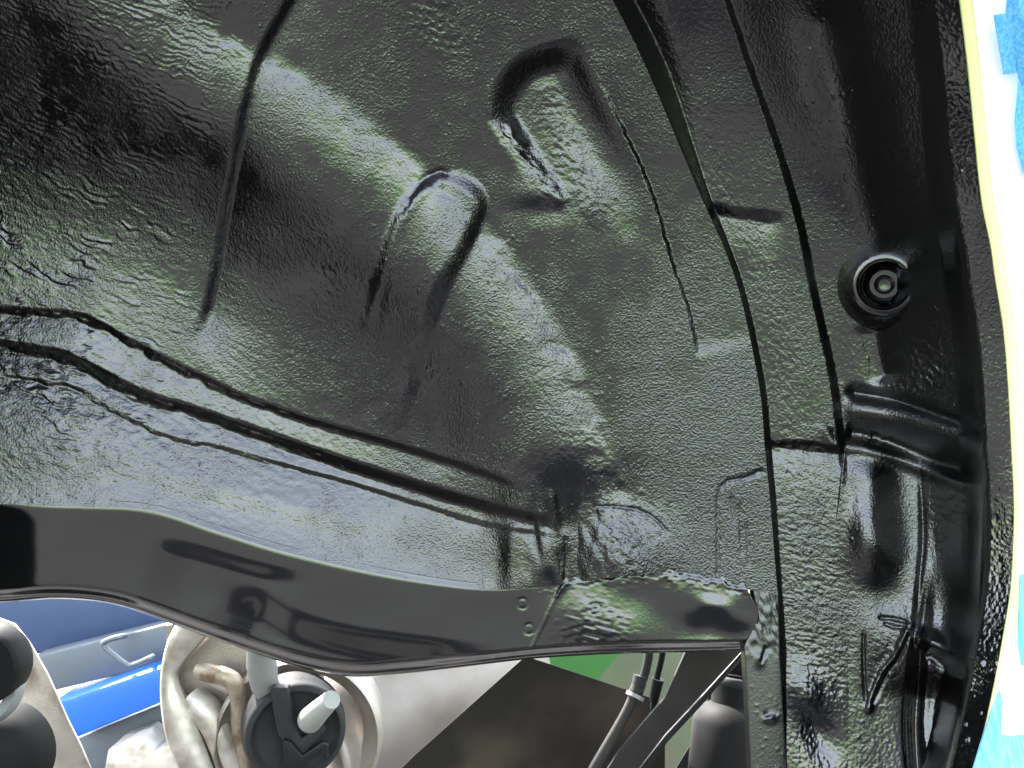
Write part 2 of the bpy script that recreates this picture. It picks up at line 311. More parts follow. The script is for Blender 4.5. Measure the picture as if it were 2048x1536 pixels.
def panel_grain(X, Y):
    d, t = pdist(X, Y, RIDGE, 700)
    left = sig((465-.18*Y-X)/30)*sig((870-Y+.2*X)/50)
    c, s = math.cos(R(24)), math.sin(R(24)); u = X*c+Y*s; v = -X*s+Y*c
    u = u + 10*vn(X/25, Y/25, 2); v = v + 7*vn(X/30, Y/30, 7)
    big = sstep(150, 520, Y)
    def shingle(lv, o):
        p = v/lv+.55*vn(u/(2.4*lv), v/(1.5*lv), o)+.22*vn(u/(.8*lv), v/(.8*lv), o+1); fr = p-np.floor(p)
        return fr-sstep(.70, 1., fr)
    keep = sstep(-.3, .35, vn(u/55, v/26, 19))
    k2 = sstep(-.35, .3, vn(u/26+9, v/15, 13))
    H = left*((1-.8*big)*2.6*(shingle(12, 23)-.3)*(.3+.7*k2) + big*4.6*keep*k2*(shingle(21, 27)-.3) + .5*an(X, Y, 24, 14, 7, 21))
    rest = 1-left
    lowleft = sig((d-110)/30)*sig((1040-Y)/40)
    H += rest*lowleft*.26*(an(X, Y, 66, 10, 5, 31)+.6*an(X, Y, 60, 6, 3.6, 33))*(.5+.6*sstep(300, 700, Y))
    band = np.exp(-((d-45)/75)**2)
    H += rest*band*(.16*an(X, Y, 25, 7, 5, 41)+.3*vn(X/4.4, Y/4.4, 43)) * (.6+1.3*sstep(500, 1000, Y))
    pink = np.exp(-(pdist(X, Y, [(1100, 210), (1135, 310), (1190, 410)], 200)[0]/42)**2)
    pink2 = np.exp(-((X-850-.5*Y)/60)**2)*sstep(180, 60, Y)
    H += (1.1*pink+.9*pink2)*an(X, Y, 35, 9, 7, 51)
    H += 1.2*np.exp(-(pdist(X, Y, [(1010, 240), (1060, 320), (1115, 400)], 120)[0]/26)**2)*an(X, Y, 30, 11, 6, 55)
    H += 1.9*np.exp(-((X-1255)/80)**2-((Y-1085)/75)**2)*an(X, Y, 60, 12, 6, 57)
    low = sig((Y-(740+.25*X))/40)*sstep(560, 150, X)
    H += .75*low*an(X, Y, 20, 15, 8, 63)*sstep(1010, 900, Y)
    H += .12*vn(X/5, Y/5, 71)
    for _ in range(260):
        a, b = rng.uniform(-100, 1500), rng.uniform(0, 1120)
        if rng.random() < .4: a, b = rng.normal(900, 110), rng.normal(640, 120)
        r = rng.uniform(1.3, 3.0)
        k = (np.abs(X-a) < 12) & (np.abs(Y-b) < 12)
        H[k] += rng.uniform(.5, 2.2)*np.exp(-((X[k]-a)**2+((Y[k]-b)*.7)**2)/(r*r))
    return H

def warp(n, m, xl, xr, yb, x0, ytop):
    s = np.linspace(0, 1, n)[None, :]; t = np.linspace(0, 1, m)[:, None]
    X = x0 + s*(1540-x0) + 0*t; Y = ytop + t*(1170-ytop)+0*s
    for _ in range(8):
        L = xl(Y); X = L+s*(xr(Y)-L); Y = ytop+t*(yb(X)-ytop)
    return X, Y
def sheet(name, X, Y, H, mat, parent, grain, skirt_right=0, skirt_bottom=0, label=None):
    d = D0 - H*D0/F
    V = pts(X, Y, d); m, n = X.shape; V = V.reshape(-1, 3); Q = grid_quads(m, n); g = np.broadcast_to(grain, X.shape).ravel()
    def skirt(idx, depth, ox=0):
        nonlocal V, Q, g
        b = V[idx]; vb = np.concatenate([b+FWD*.0002, b+FWD*depth+RT*ox]); off = len(V); k = len(idx)
        V = np.vstack([V, vb]); g = np.r_[g, g[idx], g[idx]]
        i = np.arange(k-1)
        Q = np.vstack([Q, np.stack([off+i, off+i+1, off+k+i+1, off+k+i], -1)])
    if skirt_right: skirt(np.arange(m)*n+n-1, skirt_right, .0006)
    if skirt_bottom: skirt((m-1)*n+np.arange(n), skirt_bottom)
    return link(name, mesh_np(name, V, Q, attrs={'grain': g}), mat, parent, label)

NX, NY = 760, 640
X, Y = warp(NX, NY, lambda y: 0*y-260., lambda y: interp(y, SEAM1), lambda x: interp(x, RAILTOP, 0)+8, -260, -250)
HA = panel_H(X, Y) + panel_grain(X, Y)
gr = .62+.3*vn(X/90, Y/90, 81)+.25*vn(X/30, Y/30, 83)+.55*sstep(1150, 1400, X)*sstep(300, 900, Y)-.3*sstep(900, 1100, Y)*sstep(900, 500, X)
sheet('wheelhouse_panel', X, Y, HA, M['coat'], car, np.clip(gr, .1, 2.6), .007, .03)

def Hat(f, x, y):
    return float(f(np.array([[x]], float), np.array([[y]], float))[0, 0])

# ---- outer wheelhouse panel between the seam and the arch lip
def outer_w0(Y): return 12+85*sstep(120, 520, Y)+50*sstep(820, 960, Y)
def outer_prof(s, w0, S): return .10*np.maximum(s, 0)+(300-.1*S)/(S-w0)*24*np.logaddexp(0, (s-w0)/24)
def outer_H(X, Y):
    xl = interp(Y, SEAM1); x2 = interp(Y, SEAM2); xe = interp(Y, LIP)
    s = X-x2
    H = base_H(xl, Y) - 24 + 0*X
    # dark valley at seam 1, then a strip turned slightly up
    ws = 15+31*sstep(520, 60, Y)-3*sstep(900, 1200, Y)
    H += 20-(1.15*ws)*sstep(-6, ws, X-xl)*np.exp(-np.maximum(X-xl-ws, 0)/85)
    H += outer_prof(s, outer_w0(Y), xe-x2)
    H += +.0013*np.clip(X-1700, 0, 135)*(Y-1040)*sstep(850, 950, Y)*sstep(1400, 1250, Y)*(Y > 700)
    # lower end of seam 2 closes, surface goes on straight
    H += saw(X, Y, SEAM2, 16, 10, 170, 0, .12, -1, .8, 400)
    H += saw(X, Y, [(1530, 888), (1600, 890), (1690, 900)], 17, 10, 60, .02, .02, 1, 3)
    H += saw(X, Y, [(1420, 412), (1470, 425), (1580, 436)], 12, 14, 60, .05, .3, 1, 2)
    # two raised ledges on the outer side
    l1 = [(1685, 782), (1740, 790), (1800, 802), (1870, 826), (1935, 850), (2000, 880)]
    l2 = [(1690, 856), (1740, 862), (1800, 880), (1870, 908), (1930, 930), (1990, 945)]
    d1, t1 = pdist(X, Y, l1, 260); d2, t2 = pdist(X, Y, l2, 260)
    H += -16*np.exp(-(d1/12)**2)*sstep(0, .08, t1) + 15*np.exp(-((d1-34)/20)**2)*sstep(0, .1, t1)
    H += -20*np.exp(-((d2-8)/16)**2)*sstep(0, .05, t2) + 8*np.exp(-((d2-38)/12)**2)
    # the dark dish round the stud
    r = np.hypot((X-1765)/1.05, (Y-575))
    H += -6*np.exp(-(r/85)**2)
    H += groove(X, Y, [(1655, 60), (1690, 200), (1735, 400), (1770, 500)], 60, 26, 0)
    H += groove(X, Y, [(1745, 640), (1760, 720), (1775, 775)], 30, 14, .2, .2)
    # bulge that dies out below the ledges
    H += 26*np.exp(-((X-(1740+.05*(Y-1000)))/46)**2)*sstep(880, 960, Y)*sstep(1340, 1100, Y)
    yy = Y+3*vn(X/30, Y/30, 6); H += -.55*(yy-1135)*np.exp(-((X-1752-.2*(Y-1135))/44)**2-((yy-1135)/78)**2)
    # upright crease
    cr = [(1838, 900), (1843, 980), (1846, 1080), (1838, 1170), (1830, 1250), (1822, 1350), (1815, 1450), (1822, 1560), (1835, 1700)]
    d, t = pdist(X, Y, cr, 200)
    lo = sstep(1130, 1260, Y)
    H += -9*np.exp(-(d/6)**2)*sstep(.02, .15, t) - 30*np.exp(-((d+14)/14)**2)*lo
    H += -40*sstep(0, -70, d)*lo*sstep(1e2, 0, np.abs(d+40)-60)
    # pocket at the bottom right and its lit shelf
    H += -35*np.exp(-((X-1900)/60)**2-((Y-1150)/150)**2)
    H += groove(X, Y, [(1850, 1300), (1900, 1335), (1985, 1375)], 13, 20, .1, .02) + 30*np.exp(-(pdist(X, Y, [(1850, 1278), (1910, 1310), (1985, 1350)], 120)[0]/18)**2)
    H += -38*np.exp(-((X-1875)/50)**2)*sstep(1320, 1400, Y)
    # flange line inside the lip
    for off, dep, wi, y0, y1 in ((42, 9, 7, 400, 1500), (88, 8, 8, 960, 1330)):
        dd = X-(xe-off); H += -dep*np.exp(-(dd/wi)**2)*sstep(y0, y0+60, Y)*sstep(y1, y1-60, Y)
    # water drip edge at the bottom
    H += groove(X, Y, [(1824, 1255), (1800, 1310), (1775, 1345), (1755, 1385), (1743, 1410)], 5, 5, .1, .02) + 7*np.exp(-(pdist(X, Y, [(1820, 1250), (1790, 1312), (1765, 1345), (1748, 1385), (1738, 1416)], 60)[0]/8)**2)
    H += groove(X, Y, [(1755, 1235), (1790, 1238), (1825, 1248)], 4, 5, .1, .1)+groove(X, Y, [(1765, 1245), (1790, 1254), (1825, 1254)], 4, 4, .1, .1)
    H += groove(X, Y, [(1727, 1260), (1728, 1340), (1733, 1410)], 4, 4, .1, .1)
    yy = Y+3*vn(X/40, Y/40, 8); H += -.42*(yy-1425)*np.exp(-((X-1622-.35*(Y-1425))/36)**2-((yy-1425)/62)**2)
    k = sstep(105, 44, xe-X)
    return H*(1-k)+k*(lip_H(Y)-(.62-.16*sstep(330, 520, Y)+.20*sstep(860, 1060, Y))*(xe-X))
def lip_H(Y):
    xl = interp(Y, SEAM1); return base_H(xl, Y)+2+300
def outer_grain(X, Y):
    xl = interp(Y, SEAM1); x2 = interp(Y, SEAM2); s = X-xl
    H = .45*np.exp(-((s-60)/45)**2)*an(X, Y, 70, 9, 5, 5)
    low = sstep(900, 1050, Y)*sstep(1500, 1350, Y)*sstep(1760, 1660, X)
    H += 1.3*low*(.4*an(X, Y, 8, 15, 4.6, 15)+.3*an(X, Y, 15, 7, 3.4, 17))
    H += .9*np.exp(-((X-1850)/55)**2-((Y-740)/70)**2)*2*an(X, Y, 45, 12, 7, 25)
    H += .9*np.exp(-((X-1925)/50)**2-((Y-1010)/70)**2)*2*an(X, Y, 55, 12, 8, 27)
    H += 1.2*np.exp(-((X-1740)/35)**2-((Y-870)/20)**2)*2*an(X, Y, 10, 9, 6, 29)
    H += 1.2*np.exp(-((X-1930)/60)**2-((Y-1340)/40)**2)*2*an(X, Y, 30, 20, 7, 30)
    H += .6*np.exp(-((X-1770)/40)**2-((Y-1310)/60)**2)*2*an(X, Y, 50, 9, 6, 35)
    H += .22*vn(X/5, Y/5, 45)
    for _ in range(170):
        a, b = rng.uniform(1560, 1980), rng.uniform(-20, 1500)
        if rng.random() < .45: a, b = 1640+.25*rng.uniform(0, 480)+rng.normal(0, 45), rng.uniform(0, 470)
        r = rng.uniform(1.3, 3.)**1.1; k = (np.abs(X-a) < 13) & (np.abs(Y-b) < 13)
        H[k] += rng.uniform(.4, 2.6)*np.exp(-((X[k]-a)**2+(Y[k]-b)**2)/(r*r))
    return H
NX, NY = 330, 950
s = np.linspace(0, 1, NX)[None, :]; Y = np.linspace(-250, 1720, NY)[:, None]+0*s
Xl = interp(Y, SEAM1)-12; Xl = np.where(Y > 1200, 1562-12-0*Y, Xl)
X = Xl+s*(interp(Y, LIP)-Xl)
HB = outer_H(X, Y)+outer_grain(X, Y)
gb = np.clip(.6+.3*vn(X/70, Y/70, 5)-.4*sstep(1300, 1450, Y)-.4*sstep(90, 40, interp(Y, LIP)-X), .12, 1)
sheet('outer_wheelhouse', X, Y, HB, M['coat'], car, gb, .02)

# ---- frame rail
RAILBOT = [(-300, 1215), (-150, 1208), (0, 1198), (120, 1191), (230, 1203), (340, 1240), (480, 1290), (600, 1328), (700, 1346), (800, 1341), (900, 1330), (1050, 1312), (1180, 1303), (1300, 1299), (1400, 1297), (1490, 1294), (1504, 1292)]
RAILBOT = smooth_poly(RAILBOT, 6)
n, m = 620, 110
xs = np.linspace(-300, 1504, n)[None, :]; t = np.linspace(0, 1, m)[:, None]
yt = interp(xs, RAILTOP, 0)-4+sstep(1150, 1230, xs)*(5*vn(xs/17, 0*xs+3.3)+3*vn(xs/6, 0*xs+7.7)); yb = interp(xs, RAILBOT, 0); X = xs+0*t
# ragged right-hand end
X = X + 14*sstep(1440, 1504, X)*np.sin(t*5.2-1.2)
Y = yt+t*(yb-yt)
yj = interp(xs, RAILTOP, 0)+8
J = panel_H(xs, yj)[0]; xx = xs[0]
ok = (xx < 1010) | (xx > 1330); cf = np.polyfit((xx[ok]-600)/900, J[ok], 7); Jf = np.polyval(cf, (xx-600)/900)
kk = np.ones(41)/41; Js = np.convolve(np.r_[[J[0]]*20, J, [J[-1]]*20], kk, 'valid')
J = np.where(xx < 900, Js, Js*sstep(1000, 900, xx)+Jf*sstep(900, 1000, xx)) - 1.5 + 7*sstep(1000, 1150, xx)
u = t+0*X; dyy = Y-yt
fe = -10+9*np.exp(-((xx-300)/500)**2)
fe = -19+.004*(xx-500)
ge = np.tan(np.radians((fe[None, :]-(8+np.degrees(np.arctan((768-Y)/F))))/2+8))
H = J[None, :] + ge*dyy + (.17*14*(1-np.exp(-dyy/14)))*sstep(1080, 980, X)
H += -26*sstep(.86, 1.0, u)**2*1.2
H += -3*sstep(.10, 0, u)
# shallow dents shaped to give the rail its dark and bright reflections
d, tw = pdist(X, Y, [(300, 1078), (420, 1112), (520, 1140), (620, 1160)], 300); H += -13*sstep(-18, 18, d)*sstep(0, .3, tw)*sstep(0, .3, 1-tw)
d, tw = pdist(X, Y, [(430, 1172), (520, 1195), (600, 1240), (700, 1268), (850, 1290), (1010, 1310)], 300); H += -26*sstep(-22, 50, d)*sstep(0, .2, tw)*sstep(0, .25, 1-tw)
yy = Y+14*vn(X/55, Y/40, 6)-.25*(X-1425); H += -.36*(yy-1240)*np.exp(-((X-1430)/62)**2-((yy-1238)/46)**2)
H += .16*(Y-1235)*np.exp(-((X-1235)/70)**2-((Y-1235)/60)**2)
H += 1.0*vn(X/150, Y/90, 3)+.3*vn(X/60, Y/45, 4)
H += 12*np.exp(-((X-1180)/70)**2-((Y-1230)/60)**2)
H += -26*np.exp(-((X+30)/70)**2)*sstep(.0, .3, u)
H += 1.5*np.exp(-((X-1190)/60)**2-((Y-1255)/45)**2)*an(X, Y, 15, 10, 6, 9)
dw, tw = pdist(X, Y, [(1135, 1160), (1112, 1195), (1085, 1250), (1055, 1312)], 60)
H += 1.6*np.exp(-(dw/2.6)**2)+3*np.exp(-(dw/6)**2)*sstep(.3, .1, tw)*(1+.6*an(X, Y, 30, 6, 5, 5))
for a, b in ((1045, 1207), (1058, 1258), (985, 1316), (1190, 1217)):
    r = np.hypot(X-a, Y-b); H += -.9*np.exp(-((r-10)/3.)**2)*(b < 1300)+1.2*np.exp(-(r/4)**2)*(b > 1300)
H += .8*np.exp(-(u/.16)**2)*sstep(1050, 1130, X)*an(X, Y, 10, 9, 6, 12)*2
d = D0-H*D0/F
V = pts(X, Y, d); N0 = V.shape
# bottom bead and the return behind
extra = []
for k, (dy, dz) in enumerate(((4, .004), (7, .012), (6, .022), (-2, .03), (-30, .036), (-120, .045))):
    extra.append(pts(X[-1], Y[-1]+dy, d[-1]+dz))
top = [pts(X[0], Y[0]-2, d[0]+.004), pts(X[0], Y[0]-3, d[0]+.05)]
V = np.concatenate([np.array(top)[::-1], V, np.array(extra)]); mm = V.shape[0]
# close the right end
endc = V[:, -1].copy()+FWD*.03+RT*.004
V = np.concatenate([V, endc[:, None, :]], 1)
g = np.full(V.shape[:2], .12); g[:, 420:] = .3
link('frame_rail', mesh_np('frame_rail', V.reshape(-1, 3), grid_quads(mm, V.shape[1]), attrs={'grain': g}), M['gloss'], car)

# ---- upright seam flange below the rail's end
fl = [(1488, 1290), (1506, 1175), (1555, 1170), (1576, 1620), (1500, 1620)]
n, m = 40, 220
t = np.linspace(0, 1, m)[:, None]; s = np.linspace(0, 1, n)[None, :]; Y = 1180+t*440+0*s
xl = np.interp(Y, [1180, 1230, 1262, 1290, 1400, 1536, 1620], [1507, 1514, 1504, 1489, 1496, 1503, 1507])
xr = np.interp(Y, [1180, 1300, 1400, 1536, 1620], [1557, 1560, 1566, 1575, 1579])
X = xl+s*(xr-xl); H = base_H(X*0+1500, 1180.+0*Y)-2+.15*(Y-1180) + 3*np.sin(s*math.pi)**.5
H += (1.6*sstep(1335, 1280, Y)*an(X, Y, 70, 14, 6, 8)) + 6*np.exp(-((X-1519)/9)**2-((Y-1318)/14)**2)+6*np.exp(-((X-1540)/12)**2-((Y-1437)/8)**2)-3*np.exp(-((X-1532)/6)**2-((Y-1430)/6)**2)
H += groove(X, Y, [(1535, 1290), (1520, 1330)], 4, 4, .2, .2)
for _ in range(22):
    a, b = rng.uniform(1500, 1570), rng.uniform(1330, 1540); H += rng.uniform(.2, .9)*np.exp(-((X-a)**2+(Y-b)**2)/9)
d = D0-H*D0/F; V = pts(X, Y, d)
V = np.concatenate([V[:, :1]+FWD*.012, V[:, :1]+FWD*.0015-RT*.0003, V, V[:, -1:]+FWD*.0015+RT*.0003, V[:, -1:]+FWD*.02], 1)
link('seam_flange', mesh_np('seam_flange', V.reshape(-1, 3), grid_quads(m, n+4), attrs={'grain': np.full((m, n+4), .4)}), M['satin'], car)

# ---- stud with its collar on the outer panel
def lathe(name, prof, seg, mat, parent, center, axis, jitter=0, label=None):
    ax = Vector(axis).normalized(); q = ax.to_track_quat('Z', 'Y').to_matrix(); c = Vector(center)
    V = []; 
    for (r, h) in prof:
        for k in range(seg):
            a = 2*math.pi*k/seg; j = 1+jitter*random.uniform(-1, 1); V.append(c+q@Vector((r*j*math.cos(a), r*j*math.sin(a), h)))
    Q = []
    for i in range(len(prof)-1):
        for k in range(seg): Q.append((i*seg+k, i*seg+(k+1) % seg, (i+1)*seg+(k+1) % seg, (i+1)*seg+k))
    me = bpy.data.meshes.new(name); me.from_pydata([tuple(v) for v in V], [], Q); me.polygons.foreach_set('use_smooth', [True]*len(Q))
    bm = bmesh.new(); bm.from_mesh(me); bmesh.ops.recalc_face_normals(bm, faces=bm.faces); bm.to_mesh(me); bm.free(); me.set_sharp_from_angle(angle=R(50))
    at = me.attributes.new('grain', 'FLOAT', 'POINT'); at.data.foreach_set('value', [.35]*len(me.vertices))
    return link(name, me, mat, parent, label)
dst = D0-Hat(outer_H, 1765, 570)*D0/F
u1 = 1.3*dst/F
gx = (Hat(outer_H, 1790, 570)-Hat(outer_H, 1730, 570))/60
nrm = (-Vector(FWD)-Vector(RT)*gx).normalized(); bax = (nrm*.62-Vector(FWD)*.38-Vector(UP)*.12).normalized()
bc = P(1770, 568, dst-.003)
boss = lathe('stud_boss', [(88*u1, -.03), (74*u1, -.010), (66*u1, -.002), (58*u1, .0045), (50*u1, .0092), (44*u1, .0118), (39*u1, .012), (35*u1, .0095), (33*u1, .005), (32*u1, -.002)], 48, M['gloss'], car, bc, bax, .006)
lathe('stud', [(29*u1, .0), (29*u1, .004), (22*u1, .0065), (21*u1, .005), (15*u1, .005), (14*u1, .0105), (10*u1, .012), (8*u1, .0085), (.0001, .008)], 32, M['gloss'], boss, bc, bax, .01)

# ---- arch lip and the outside of the fender
LD = 0.47
def lip3(n=160):
    ys = np.linspace(1720, -250, n); xs = interp(ys, LIP)
    return pts(xs, ys, D0-lip_H(ys)*D0/F)
vis = lip3()
ya = float(vis[-1][1]); xa, za = vis[-1][0], vis[-1][2]
over = smooth_poly([(xa, za), (xa-.035, za+.055), (xa-.10, za+.10), (xa-.21, za+.13), (xa-.36, za+.13), (xa-.52, za+.08), (xa-.64, za-.03), (xa-.72, za-.2), (xa-.75, za-.42), (xa-.75, za-.62)], 8)[1:]
lip = np.vstack([vis, np.c_[over[:, 0], np.full(len(over), ya), over[:, 1]]])
# outward directions
tg = np.gradient(lip, axis=0); tg /= np.linalg.norm(tg, axis=1)[:, None]
outw = np.c_[tg[:, 2], 0*tg[:, 0], -tg[:, 0]]; outw /= np.linalg.norm(outw, axis=1)[:, None]
rows = []
for o_, y_ in ((.014, .012), (.004, .004), (.0012, -.001), (.004, -.0035), (.010, -.005), (.03, -.006), (.07, -.004), (.13, .002), (.20, .015), (.28, .04)):
    rows.append(lip+outw*o_+np.array([0, y_, 0]))
V = np.array(rows); link('fender', mesh_np('fender', V.reshape(-1, 3), grid_quads(*V.shape[:2])), M['white'], car)
# bonnet above, out of view, added to shade the floor under the car
bv = [(-1.2, .52, 1.22), (.62, .52, 1.14), (.62, 1.02, 1.2), (-1.2, 1.02, 1.3)]
me = bpy.data.meshes.new('bonnet_shade'); me.from_pydata(bv+[(x, y, z+.02) for x, y, z in bv], [], [(3, 2, 1, 0), (4, 5, 6, 7), (0, 1, 5, 4), (1, 2, 6, 5), (2, 3, 7, 6), (3, 0, 4, 7)]); link('bonnet_shade', me, M['white'], car)
# inner arch liner out of view: closes the well above and to the left
st = len(vis)+5; rows = [lip[st:]+outw[st:]*o_+np.array([0, y_, 0]) for o_, y_ in ((.002, .006), (.015, .06), (.02, .14), (.02, .26))]
V = np.array(rows); link('arch_liner', mesh_np('arch_liner', V.reshape(-1, 3), grid_quads(*V.shape[:2]), attrs={'grain': np.full(V.shape[:2], .5)}), M['coat'], car)

# masking tape on the lip, white tape, blue film (they lie on the fender, slightly proud)
def strip(name, i0, i1, o0, o1, lift, mat, ragged=0, parent=None):
    seg = lip[i0:i1]; ow = outw[i0:i1]; rows = []
    k = len(seg); r = ragged*(np.interp(np.arange(k), np.arange(0, k+4, 4), rng.uniform(-1, 1, len(np.arange(0, k+4, 4)))))
    prof_o = np.array([0, .0012, .004, .010, .03, .07, .13, .20, .28]); prof_y = np.array([.004, -.001, -.0035, -.005, -.006, -.004, .002, .015, .04])
    for a in np.linspace(0, 1, 8):
        oo = o0+a*(o1-o0)+r*(a > .9); rows.append(seg+ow*np.broadcast_to(oo, k)[:, None]+np.c_[0*r, np.interp(np.broadcast_to(oo, k), prof_o, prof_y)-lift, 0*r])
    V = np.array(rows); me = mesh_np(name, V.reshape(-1, 3), grid_quads(*V.shape[:2]))
    return link(name, me, mat, parent)
nv = len(vis)
tag(strip('edge_tape', 0, nv, .0002, .0058, .0006, M['yellow'], .0006), 'thin yellow green masking tape following the edge of the wheel arch', 'tape')
tag(strip('masking_tape', 0, nv, .0045, .028, .0012, M['tape'], .004), 'wide white masking tape on the fender beside the yellow edge tape', 'tape')

def film(name, poly, lift, label, mat):
    q = smooth_poly(list(poly)+[poly[0]], 3)[:-1] if 0 else np.array(poly, float)
    dl = D0-lip_H(q[:, 1])*D0/F-.0055-lift
    a = pts(q[:, 0], q[:, 1], dl); bm = bmesh.new(); vs = [bm.verts.new(p) for p in a]; f = bm.faces.new(vs)
    r = bmesh.ops.extrude_face_region(bm, geom=[f]); bmesh.ops.translate(bm, vec=Vector(FWD)*.0006, verts=[v for v in r['geom'] if isinstance(v, bmesh.types.BMVert)])
    return tag(link(name, bm_mesh(name, bm, False), mat), label, 'film')
film('masking_film', [(1988, 30), (2012, 26), (2018, -60), (2140, -60), (2140, 360), (2050, 350), (2042, 325), (2034, 290), (2030, 240), (2038, 160), (2036, 145), (2008, 148), (1998, 90)], .0022, 'blue masking film on the fender at the top right corner', M['film'])
film('masking_film', [(1962, 1484), (1990, 1400), (2000, 1380), (2006, 1402), (2003, 1470), (2022, 1472), (2100, 1466), (2100, 1640), (1915, 1640)], .0022, 'pale blue masking film wrapped round the fender edge at the lower right', M['film'])
film('masking_film', [(2040, 1150), (2100, 1130), (2100, 1350), (2044, 1330), (2036, 1290)], .0020, 'narrow blue masking film strip beside the lower part of the white tape', M['film'])
# ------------------------------------------------------------------ below the rail
def prism(name, poly, d, th, mat, parent=None, bevel=.001, tilt=(0, 0), label=None):
    """plate with the outline given at depth d; tilt = metres of depth change per 100 px in x and y"""
    cx = sum(p[0] for p in poly)/len(poly); cy = sum(p[1] for p in poly)/len(poly)
    bm = bmesh.new(); a = [bm.verts.new(P(x, y, d+tilt[0]*(x-cx)/100+tilt[1]*(y-cy)/100)) for x, y in poly]
    f = bm.faces.new(a); r = bmesh.ops.extrude_face_region(bm, geom=[f])
    bmesh.ops.translate(bm, vec=Vector(FWD)*th, verts=[v for v in r['geom'] if isinstance(v, bmesh.types.BMVert)])
    return link(name, bm_mesh(name, bm, True, bevel), mat, parent, label)
def tube(name, pp, rad, mat, parent=None, seg=20, label=None, caps=True):
    """round tube through points (px, py, depth)"""
    q = smooth_poly([tuple(P(*p)) for p in pp], 6) if len(pp) > 2 else np.array([tuple(P(*p)) for p in pp])
    rr = np.interp(np.linspace(0, 1, len(q)), np.linspace(0, 1, len(rad)), rad) if hasattr(rad, '__len__') else np.full(len(q), rad)
    bm = bmesh.new(); rings = []; up = Vector((.3, .1, .9))
    for i, p in enumerate(q):
        t_ = Vector(q[min(i+1, len(q)-1)]-q[max(i-1, 0)]).normalized(); a = t_.cross(up).normalized(); b = t_.cross(a)
        rings.append([bm.verts.new(Vector(p)+(a*math.cos(2*math.pi*k/seg)+b*math.sin(2*math.pi*k/seg))*rr[i]) for k in range(seg)])
    for i in range(len(rings)-1):
        for k in range(seg): bm.faces.new((rings[i][k], rings[i][(k+1) % seg], rings[i+1][(k+1) % seg], rings[i+1][k]))
    if caps: bm.faces.new(rings[0]); bm.faces.new(rings[-1])
    return link(name, bm_mesh(name, bm, True, 0), mat, parent, label)

# ---- floor jack / lift far behind
lift = thing('car_lift', 'blue and grey steel car lift arm seen below the left of the rail', 'car lift', P(230, 1400, 1.5))
prism('dark_beam', [(-80, 1190), (420, 1170), (420, 1232), (340, 1246), (150, 1290), (60, 1312), (-80, 1340)], 1.55, .08, M['darkblue'], lift, .004)
prism('steel_plate', [(60, 1316), (150, 1293), (345, 1245), (420, 1230), (420, 1310), (300, 1335), (115, 1380), (70, 1390)], 1.50, .05, M['plate'], lift, .004)
prism('blue_beam', [(100, 1405), (135, 1398), (290, 1345), (420, 1305), (420, 1375), (318, 1408), (160, 1474), (120, 1490)], 1.44, .10, M['blue'], lift, .008)
prism('base_plate', [(140, 1482), (320, 1410), (420, 1380), (440, 1600), (120, 1600)], 1.50, .05, M['plate'], lift, .004)
prism('foot', [(215, 1500), (278, 1478), (305, 1506), (330, 1492), (400, 1480), (400, 1640), (190, 1640)], 1.40, .08, M['cast_light'], lift, .004)
tube('handle', [(250, 1272, 1.49), (238, 1274, 1.455), (212, 1282, 1.45), (207, 1292, 1.45), (230, 1312, 1.45), (252, 1328, 1.45), (266, 1330, 1.45), (300, 1316, 1.45), (306, 1312, 1.49)], .0045, M['plate'], lift, 12)

# ---- tan backing flange with rubber mount at the far left
hub = thing('hub_flange', 'tan metal flange with a black rubber mount at the left edge', 'suspension part', P(60, 1420, .8))
prism('flange', [(-120, 1200), (0, 1238), (28, 1248), (58, 1285), (95, 1350), (135, 1440), (160, 1490), (190, 1560), (200, 1640), (-120, 1640)], .80, .003, M['cast'], hub, .001, (-.02, .0))
tube('rubber_mount', [(-100, 1320, .70), (-70, 1338, .70), (-45, 1346, .70)], [.03, .03, .026], M['rubber'], hub, 32)
lathe('mount_collar', [(.001, .004), (70*.7/F, .004), (76*.7/F, 0), (76*.7/F, -.02)], 48, M['rubber'], hub, P(-38, 1335, .69), -Vector(FWD))
lathe('mount_ring', [(60*.7/F, .0), (78*.7/F, .0), (82*.7/F, -.004), (82*.7/F, -.012)], 48, M['zinc'], hub, P(-46, 1372, .70), -Vector(FWD)+Vector(UP)*.2)
lathe('dome_bushing', [(.001, .018), (60*.7/F, .016), (90*.7/F, .008), (104*.7/F, -.006), (108*.7/F, -.03)], 48, M['rubber'], hub, P(-32, 1530, .71), -Vector(FWD))

# ---- cast ring with the stamped bracket
ring = thing('cast_ring', 'pale cast metal ring with a rusty bracket inside it', 'suspension part', P(420, 1420, .78))
k = .78/F
bm = bmesh.new()
outer = smooth_poly([(352, 1246), (332, 1290), (321, 1350), (322, 1420), (336, 1490), (372, 1560), (440, 1640)], 6)
inner = smooth_poly([(420, 1262), (378, 1310), (357, 1340), (356, 1362), (374, 1400), (400, 1460), (432, 1545), (470, 1640)], 6)
rows = [[], [], [], [], []]
for (a, b), (c, e) in zip(outer, np.c_[np.interp(np.linspace(0, 1, len(outer)), np.linspace(0, 1, len(inner)), inner[:, 0]), np.interp(np.linspace(0, 1, len(outer)), np.linspace(0, 1, len(inner)), inner[:, 1])]):
    rows[0].append(P(a, b, .815)); rows[1].append(P(a, b, .782)); rows[2].append(P(a+4, b, .776)); rows[3].append(P(c-4, e, .776)); rows[4].append(P(c+3, e, .80))
V = np.array([[tuple(v) for v in r] for r in rows]); link('ring_rim', mesh_np('ring_rim', V.reshape(-1, 3), grid_quads(*V.shape[:2])), M['cast_light'], ring)
